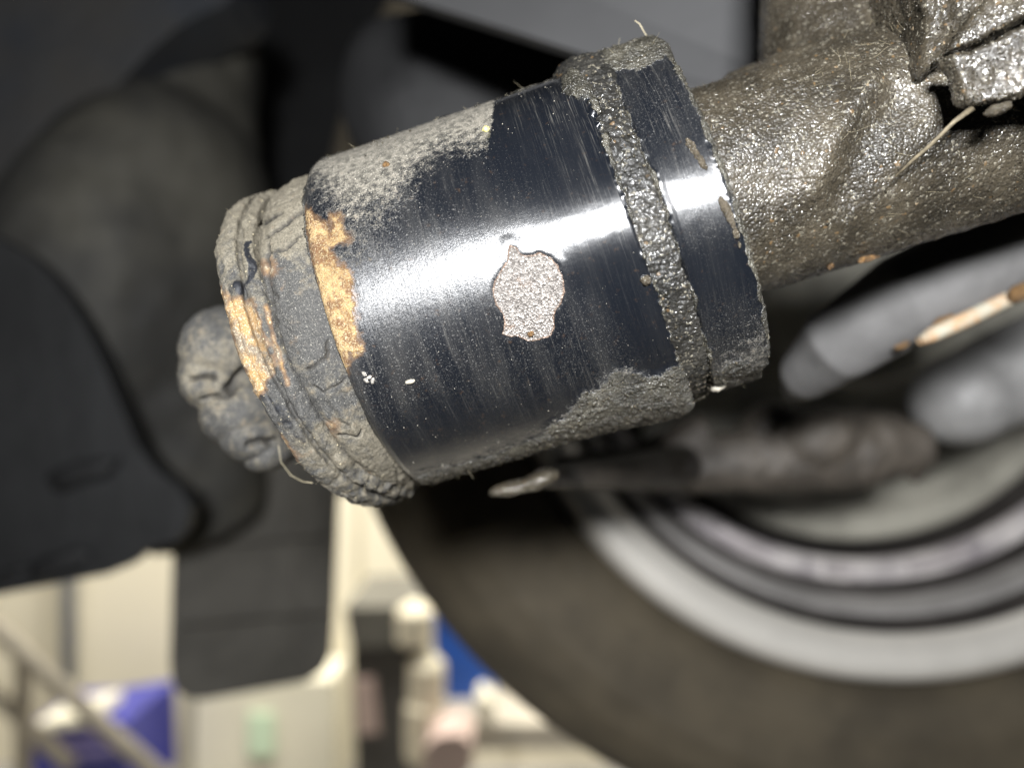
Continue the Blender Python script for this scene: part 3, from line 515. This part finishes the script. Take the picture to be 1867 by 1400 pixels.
V, F = tube_arr([W(508, 812, .138), W(512, 842, .137), W(530, 866, .136), W(552, 878, .134), W(570, 880, .132)], .00006, 5); emit('hair', V, F, M_lint, bush)
V, F = tube_arr([W(1184, 72, .130), W(1176, 62, .1295), W(1166, 44, .129), W(1157, 38, .129)], [.00012, .0001, .00008, .00006], 5); emit('hair', V, F, M_lint, collar)

# ------------------------------------------------------------------ wheel behind: tyre and rim
M_rim = mat_plain('silver_rim', (.97, .925, .84), .33, .06, 40, metal=.42, bump=.0003, bscale=60); M_tyre = mat_plain('dusty_tyre', (.088, .071, .045), .8, .45, 14, bump=.0008, bscale=120)
WC = W(1655, 480, .419); wx = unit([-.02, 1, .0]); we = unit(np.array([1, 0, 0])-wx*wx[0]); wu = np.cross(we, wx); wu *= np.sign(wu[2])
wheel = empty('wheel', WC-np.array([0, 0, .325]), 'road wheel with silver rim and dusty tyre behind the axle arm', 'wheel'); thw = np.linspace(0, 2*np.pi, 193)[:-1]
def wl(name, prof, mat, parent, ds=.003, label=None):
    V, F, _, _ = lathe(WC, wx, wu, we, prof, ds, thw); N = vnorm(V, F); o = emit(name, V, F, mat, parent)
    if label: o['label'] = label
    return o
M_darkrim = mat_plain('dusty_shaded_rim', (.085, .075, .068), .7, .4, 60); M_step = mat_plain('dull_rim', (.46, .44, .42), .45, .25, 30, metal=.3); M_barrel = mat_plain('patchy_barrel', (.80, .75, .72), .42, .75, 22, metal=.15, col2=(.28, .25, .27))  # dark rim recesses: shade painted into the colour, plus brake dust
rim = wl('rim', [(.016, .229), (.006, .2285), (.002, .2268), (-.002, .2240), (-.0040, .2195), (-.0036, .2150), (-.0012, .2100), (.0030, .2055), (.0085, .2025)], M_rim, wheel, label='silver painted steel rim with bright rolled lip')
wl('groove', [(.0085, .2025), (.028, .2012), (.028, .1968), (.0185, .1960)], M_darkrim, rim, label='rim groove darkened with painted shade and brake dust')
wl('step_ring', [(.0185, .1960), (.0180, .1945), (.024, .1905), (.033, .1880)], M_step, rim)
wl('groove', [(.033, .1880), (.052, .1875), (.052, .1835), (.044, .1830)], M_darkrim, rim)
wl('barrel', [(.044, .1830), (.0435, .1780), (.048, .1725), (.053, .1710)], M_barrel, rim, label='patchy silver barrel face')  # light and dark patches mixed into the barrel colour by noise
wl('inner_well', [(.053, .1710), (.125, .170), (.135, .16), (.14, .12)], M_darkrim, rim)
wl('tyre', [(.010, .2275), (.000, .2290), (-.008, .236), (-.014, .250), (-.016, .268), (-.0155, .270), (-.0172, .272), (-.013, .290), (-.004, .305), (.006, .314), (.022, .3215), (.034, .3235), (.036, .318), (.044, .318), (.046, .324), (.10, .326), (.18, .322), (.205, .30), (.21, .25), (.2, .228)], M_tyre, wheel, label='dusty black tyre sidewall')
M_bal = mat_plain('balance_zinc', (.55, .50, .50), .4, .3, 60)
for k, (an, wd) in enumerate([(205, 12), (186, 5), (166, 12)]):         # balance weights clipped in the barrel
    pts = []; 
    for q in np.linspace(an-wd/2, an+wd/2, 6): a_ = math.radians(q); pts.append(WC+wx*.044+.1765*(math.cos(a_)*wu+math.sin(a_)*we))
    V, F = tube_arr(pts, .0035, 8); emit('balance_weight', V, F, M_bal, rim)
# brake backing plate, deep in the rim
M_plate = mat_plain('dirty_backing_plate', (.46, .44, .37), .55, .5, 18, bump=.001, bscale=40)
bp = empty('brake_backing_plate', WC+wx*.09-np.array([0, 0, .168]), 'round grey brake backing plate inside the wheel', 'brake plate')
V, F, _, _ = lathe(WC, wx, wu, we, [(.112, .164), (.064, .163), (.060, .159), (.060, .145), (.056, .140), (.052, .12), (.052, .07), (.044, .06), (.044, .001)], .004, thw[::2]); emit('plate', V, F, M_plate, bp)
for an in (150, 195, 240): 
    a_ = math.radians(an); c = WC+wx*.047+.100*(math.cos(a_)*wu+math.sin(a_)*we); V, F = tube_arr([c, c-wx*.006], .008, 6); emit('bolt', V, F, M_plate, bp)

# ------------------------------------------------------------------ suspension parts on the right
M_silver = mat_plain('worn_silver', (.120, .117, .115), .75, .3, 30, spec=.25, bump=.0004, bscale=90); M_rusty = mat_plain('rusty_edge', (.34, .20, .10), .55, .6, 220, col2=(.30, .285, .225))
M_brown = mat_plain('brown_grime', (.075, .063, .050), .6, .5, 60, bump=.002, bscale=150)
la = empty('lower_control_arm', W(1650, 730, .166), 'pale silver control arm with rusty lower edge under the tube', 'control arm')
V, F = tube_arr([W(1446, 712, .208), W(1470, 682, .200), W(1525, 630, .187), W(1653, 545, .178), W(1830, 458, .174), W(2010, 372, .172)], [.0035, .0068, .0092, .0108, .0112, .0115], 32); V, F = remesh([(V, F)], .0007, 6); V = V+vnorm(V, F)*(.0006*fbm(V, 60, 3, 84))[:, None]; emit('web', V, F, M_silver, la)
V, F = tube_arr([W(x, y, .1675) for x, y in [(1676,622),(1700,610),(1760,583),(1830,549),(1900,516),(2000,470)]], [.0010, .0017, .0018, .0017, .0018, .0018], 10); emit('rolled_edge', V, F, M_rusty, la)['label'] = 'rusty rolled lower edge'
blob('rust_spot', 1720, 585, .1680, .0018, M_amber, la, 'orange rust spot', 50, (1.4, .3, .6), .4); blob('rust_spot', 1862, 532, .165, .0024, M_amber, la, 'orange rust spot at picture edge', 51, (1.4, .4, .7), .3); blob('rust_spot', 1645, 630, .1715, .0011, M_amber, la, None, 52, (1.8, .3, .5), .4)
V, F = ball(W(1762, 722, .30), [np.array([.020, 0, .009]), np.array([0, -.019, 0]), np.array([-.0075, 0, .0165])], 32)
V2, F2 = tube_arr([W(1765, 720, .30), W(1850, 680, .30), W(2080, 570, .31)], [.0178, .0190, .0200], 40); V, F = remesh([(V, F), (V2, F2)], .0012, 8); V = V+vnorm(V, F)*(.0005*fbm(V, 60, 3, 80))[:, None]
tag(emit('shock_absorber', V, F, mat_plain('shock_silver', (.25, .245, .238), .55, .4, 30, metal=.0, bump=.0004, bscale=60)), 'rounded silver shock absorber end at the right picture edge', 'shock absorber')
# brown hub carrier lumps below the control arm
HD = .30; hs = HD/.335
ha = [tube_arr([W(1010, 858, HD), W(1200, 850, HD), W(1400, 838, HD), W(1560, 826, HD), W(1690, 810, HD)], np.array([.006, .011, .014, .016, .010])*hs, 24), ball(W(1490, 800, HD-.004), [np.array([.018, 0, .002])*hs, np.array([0, .016, 0])*hs, np.array([0, 0, .014])*hs]), ball(W(1600, 815, HD), [np.array([.014, 0, 0])*hs, np.array([0, .014, 0])*hs, np.array([0, 0, .016])*hs]),
      ball(W(1400, 770, HD), [np.array([.012, 0, .004])*hs, np.array([0, .012, 0])*hs, np.array([0, 0, .009])*hs]), tube_arr([W(1290, 790, HD), W(1180, 840, HD)], .009*hs, 16), tube_arr([W(1480, 770, HD), W(1640, 778, HD)], .006*hs, 16), tube_arr([W(1640, 835, HD), W(1680, 872, HD)], [.006, .003], 12)]
V, F = remesh(ha, .001, 4); V = V+vnorm(V, F)*(.0009*fbm(V, 70, 4, 81))[:, None]; hubc = tag(emit('hub_carrier', V, F, M_brown), 'grimy brown cast hub carrier between sleeve and rim', 'hub carrier')

emit('link_tip', TABV, TABF, M_grit, hubc)['label'] = 'gritty pale tip poking out under the sleeve'; emit('link', T2V, T2F, M_brown, hubc)

# ------------------------------------------------------------------ underbody around the arm
M_panel = mat_plain('grey_panel', (.062, .062, .063), .5, .15, 12, bump=.0004, bscale=25); M_black = mat_plain('black_plastic', (.017, .0175, .018), .65, .4, 10, bump=.002, bscale=25)
M_tank = mat_plain('dusty_tank', (.078, .073, .058), .75, .55, 9, bump=.003, bscale=20, col2=(.030, .029, .026)); M_under = mat_plain('underseal', (.0105, .0105, .011), .7, .4, 8, bump=.003, bscale=20); M_navy = mat_plain('navy_underseal', (.030, .034, .041), .6, .4, 8, bump=.003, bscale=20, col2=(.048, .045, .041))
bm = plate_bm([(700,-16),(880,40),(1060,97),(1240,165),(1335,184),(1600,215),(1600,-160),(700,-160)], [.25, .235, .22, .207, .20, .19, .20, .265], .005)
pn = empty('heat_shield', W(1100, 110, .245), 'flat grey sheet metal panel above the bushing sleeve', 'panel'); from_bm('sheet', bm, M_panel, pn, bevel=.0015)
tag(from_bm('chassis_rail', plate_bm(smooth_poly([(-120,-90),(450,-90),(432,0),(340,36),(245,118),(160,235),(80,330),(-120,420)], 1), [.50]*16, .06), M_navy, bevel=.006), 'dark chassis rail crossing the upper left corner', 'chassis rail')
tk = [ball(W(230, 560, .53), [np.array([.085, .02, 0]), np.array([0, .09, 0]), np.array([.03, 0, .15])], 32), tube_arr([W(300, 80, .62), W(270, 420, .57), W(290, 760, .54), W(380, 960, .56)], [.075, .075, .065, .045], 32)]
V, F = remesh(tk, .004, 10); V = V+vnorm(V, F)*(.008*fbm(V, 12, 4, 82))[:, None]; tag(emit('fuel_tank', V, F, M_tank), 'dusty olive grey tank filling the left background', 'tank')
sp = empty('splash_panel', W(80, 1070, .42), 'black plastic splash panel at the left edge above the wall', 'panel')
from_bm('sheet', plate_bm(smooth_poly([(-140,380),(40,452),(110,520),(165,610),(215,730),(262,840),(352,905),(334,985),(268,998),(228,1040),(100,1064),(-140,1110)], 1), .42, .012), M_black, sp, bevel=.003)
for x, y, r in ((110, 1025, .012), (12, 1050, .008), (150, 860, .014)): blob('clip', x, y, .42, r, M_under, sp, None, 60, (1.6, .4, .5), .3)
M_rib = mat_plain('mud_flap_rib', (.19, .175, .15), .75, .3, 12)
# mud flap hanging behind the tyre
mf = empty('mud_flap', W(460, 1265, .6), 'dark rubber mud flap with rounded lower corners hanging beside the tyre', 'mud flap')
mp = [(322,700),(310,1200),(312,1232),(320,1254),(336,1269),(356,1275),(380,1273),(545,1244),(572,1235),(590,1220),(600,1196),(603,1165),(622,700)]; md = lambda p: .56+.09*(p[0]-320)/300
from_bm('flap', plate_bm(mp, [md(p) for p in mp], .008), mat_plain('mud_flap_rubber', (.150, .140, .120), .75, .35, 12, bump=.002, bscale=30), mf, bevel=.002)
for x in (400, 445, 490, 535): 
    V, F = tube_arr([W(x+6, 760, md((x, 0))-.001), W(x, 1215, md((x, 0))-.001)], .0014, 6); emit('rib', V, F, M_rib, mf)
for y in (1000, 1140):
    V, F = tube_arr([W(330, y, md((330, 0))-.001), W(598, y-22, md((598, 0))-.001)], .0014, 6); emit('rib', V, F, M_rib, mf)
# the car's floor overhead and a dark backdrop sheet added behind for the unlit gap
fl = from_bm('car_floor', box_bm((.0, .25, 2.07), (2.0, 2.6, .03)), M_under); fl['kind'] = 'structure'
bm = bmesh.new(); poly = [(-500,-700),(2700,-700),(2700,880),(1500,900),(760,905),(640,900),(300,900),(-500,900)]; plate_bm(poly, .92, .02, bm)
tag(from_bm('dark_backdrop', bm, M_under, bevel=.004), 'dark backdrop sheet added for the unlit gap behind tank and wheel', 'backdrop')
V, F = ball(W(930, 230, .34), [np.array([.075, 0, -.02]), np.array([0, .02, 0]), np.array([.01, 0, .052])], 24); V = V+vnorm(V, F)*(.006*fbm(V, 25, 3, 83))[:, None]  # dark blob added to hide the bright rim where all is shade
tag(emit('dark_blocker', V, F, M_under), 'dark rounded blocker added above the sleeve to hide the rim', 'blocker')

# ------------------------------------------------------------------ workshop beyond: wall, floor and blurred equipment
M_wall = mat_plain('cream_wall', (.74, .68, .53), .7, .06, 1.5); M_floor = mat_plain('concrete', (.30, .285, .26), .7, .3, 3, bump=.002)
D = 3.1
o = from_bm('wall', box_bm((0, D+.16, 1.6), (9, .1, 3.6)), M_wall); o['kind'] = 'structure'
for xx in (-2.9, -1.92, -1.24, -.62, .02, .66, 1.3): 
    p = from_bm('panel', box_bm((xx+.305, D+.1, 1.6), (.60, .03, 3.59)), M_wall, o, bevel=.006); p.location = -np.array(o.location)*0
o = from_bm('floor', box_bm((0, 2.2, -.22), (9, 7, .4)), M_floor); o['kind'] = 'structure'
M_grey = mat_plain('pale_grey', (.60, .63, .63), .5, .1, 5); M_bar = mat_plain('beige_bar', (.48, .44, .37), .5, .2, 8); M_blue = mat_plain('blue_plastic', (.050, .055, .34), .4, .3, 8); M_blue2 = mat_plain('bright_blue', (.02, .10, .46), .4, .2, 8)
M_white = mat_plain('white_paint', (.78, .74, .60), .5, .06, 6); M_dark = mat_plain('dark_cabinet', (.075, .07, .065), .5, .3, 6); M_pink = mat_plain('pinkish_white', (.50, .38, .34), .5, .1, 6); M_red = mat_plain('red_paint', (.50, .08, .04), .5, .2, 6)
V, F = tube_arr([W(125, 900, D+.02), W(125, 1266, D+.02)], .03, 16); tag(emit('downpipe', V, F, M_grey), 'pale blue grey vertical pipe on the cream wall', 'pipe')
rl = empty('stair_rail', W(60, 1500, 2.3), 'beige metal stair rail sloping across the lower left corner', 'handrail')
for pts, r in (([(-80, 1080), (320, 1440)], .026), ([(-80, 1200), (130, 1395)], .022)): V, F = tube_arr([W(x, y, 2.3) for x, y in pts], r, 12); emit('rail', V, F, M_bar, rl)
V, F = tube_arr([W(42, 1185, 2.3), W(42, 1480, 2.3)], .024, 12); emit('post', V, F, M_bar, rl)
bb = empty('storage_crate', W(140, 1480, 2.6), 'blue plastic crate with a white sheet on top, lower left', 'crate')
bm = plate_bm([(38,1332),(110,1330),(235,1312),(240,1480),(38,1480)], 2.6, .35); from_bm('body', bm, M_blue, bb, bevel=.01)
for y in (1345, 1375): from_bm('slat', plate_bm([(110, y), (225, y-16), (225, y-4), (110, y+12)], 2.585, .012), mat_plain('mauve_print', (.20, .17, .36), .5, .2, 10), bb)
from_bm('sheet', plate_bm([(60,1322),(168,1300),(170,1318),(60,1336)], 2.58, .2), M_white, bb)
cb = empty('white_cabinet', W(480, 1520, 2.9), 'white cabinet standing below the mud flap against the wall', 'cabinet')
from_bm('body', plate_bm([(356,1240),(606,1240),(612,1520),(350,1520)], 2.9, .25), M_white, cb, bevel=.01); from_bm('seam_strip', plate_bm([(333,1240),(350,1240),(346,1520),(328,1520)], 2.92, .2), mat_plain('olive_strip', (.50, .47, .36), .6, .1, 6), cb)
from_bm('label', plate_bm([(452,1300),(498,1300),(500,1378),(452,1378)], 2.885, .01), mat_plain('green_glow_paint', (.66, .82, .60), .5, .06, 8), cb)  # green glow of a small light, painted as a pale plate
eq = empty('tool_cabinet', W(690, 1520, 2.4), 'dark tool cabinet with a pale label beside the tyre', 'cabinet')
from_bm('body', plate_bm([(640,1185),(764,1175),(752,1300),(748,1520),(655,1520)], 2.4, .4), M_dark, eq, bevel=.01); from_bm('drawer', plate_bm([(628,1108),(766,1104),(766,1172),(640,1182)], 2.38, .4), mat_plain('grey_drawer', (.12, .115, .10), .5, .3, 6), eq, bevel=.01)
from_bm('label', plate_bm([(645,1238),(682,1236),(692,1335),(652,1340)], 2.385, .008), M_pink, eq)
for k, (x, y, rx, rz, lb) in enumerate([(757, 1135, .055, .06, 'top cream canister beside the dark tool cabinet'), (778, 1238, .055, .075, 'middle cream canister beside the dark tool cabinet'), (775, 1320, .06, .10, 'lowest cream canister beside the dark tool cabinet')]):
    c = empty('canister', W(x, y, 2.3)-np.array([0, 0, rz]), lb, 'canister', 'cream canisters'); p = W(x, y, 2.3)
    V, F, _, _ = lathe(p, np.array([0, 0, 1.]), np.array([0, -1., 0]), np.array([1., 0, 0]), [(-rz, .001), (-rz, rx*.9), (-rz*.9, rx), (rz*.6, rx), (rz*.85, rx*.7), (rz*.9, rx*.4)], .006, np.linspace(0, 2*np.pi, 33)[:-1]); b = emit('body', V, F, mat_plain('canister_cream', (.66, .60, .46), .5, .1, 8), c)
    V, F, _, _ = lathe(p, np.array([0, 0, 1.]), np.array([0, -1., 0]), np.array([1., 0, 0]), [(rz*.8, rx*.42), (rz*1.05, rx*.42), (rz*1.08, .001)], .006, np.linspace(0, 2*np.pi, 25)[:-1]); emit('cap', V, F, M_white, c)
tag(from_bm('blue_board', plate_bm([(783,1120),(900,1120),(905,1300),(868,1318),(812,1310)], 2.6, .05), M_blue2, bevel=.008), 'bright blue board seen between canisters and tyre', 'board')
tag(from_bm('parts_box', plate_bm(smooth_poly([(775,1345),(858,1335),(862,1420),(770,1430)], 1), 2.1, .15), M_pink, bevel=.008), 'pinkish white box at the bottom edge below the blue board', 'box')
tag(from_bm('work_bench', plate_bm([(800,1322),(1100,1318),(1100,1365),(800,1368)], 2.4, .3), M_bar, bevel=.01), 'beige bench edge below the blue board by the tyre', 'bench')
tag(from_bm('white_tub', plate_bm(smooth_poly([(868,1262),(905,1292),(900,1322),(868,1322)], 1), 2.3, .12), M_white, bevel=.006), 'white tub against the tyre edge on the bench', 'tub')
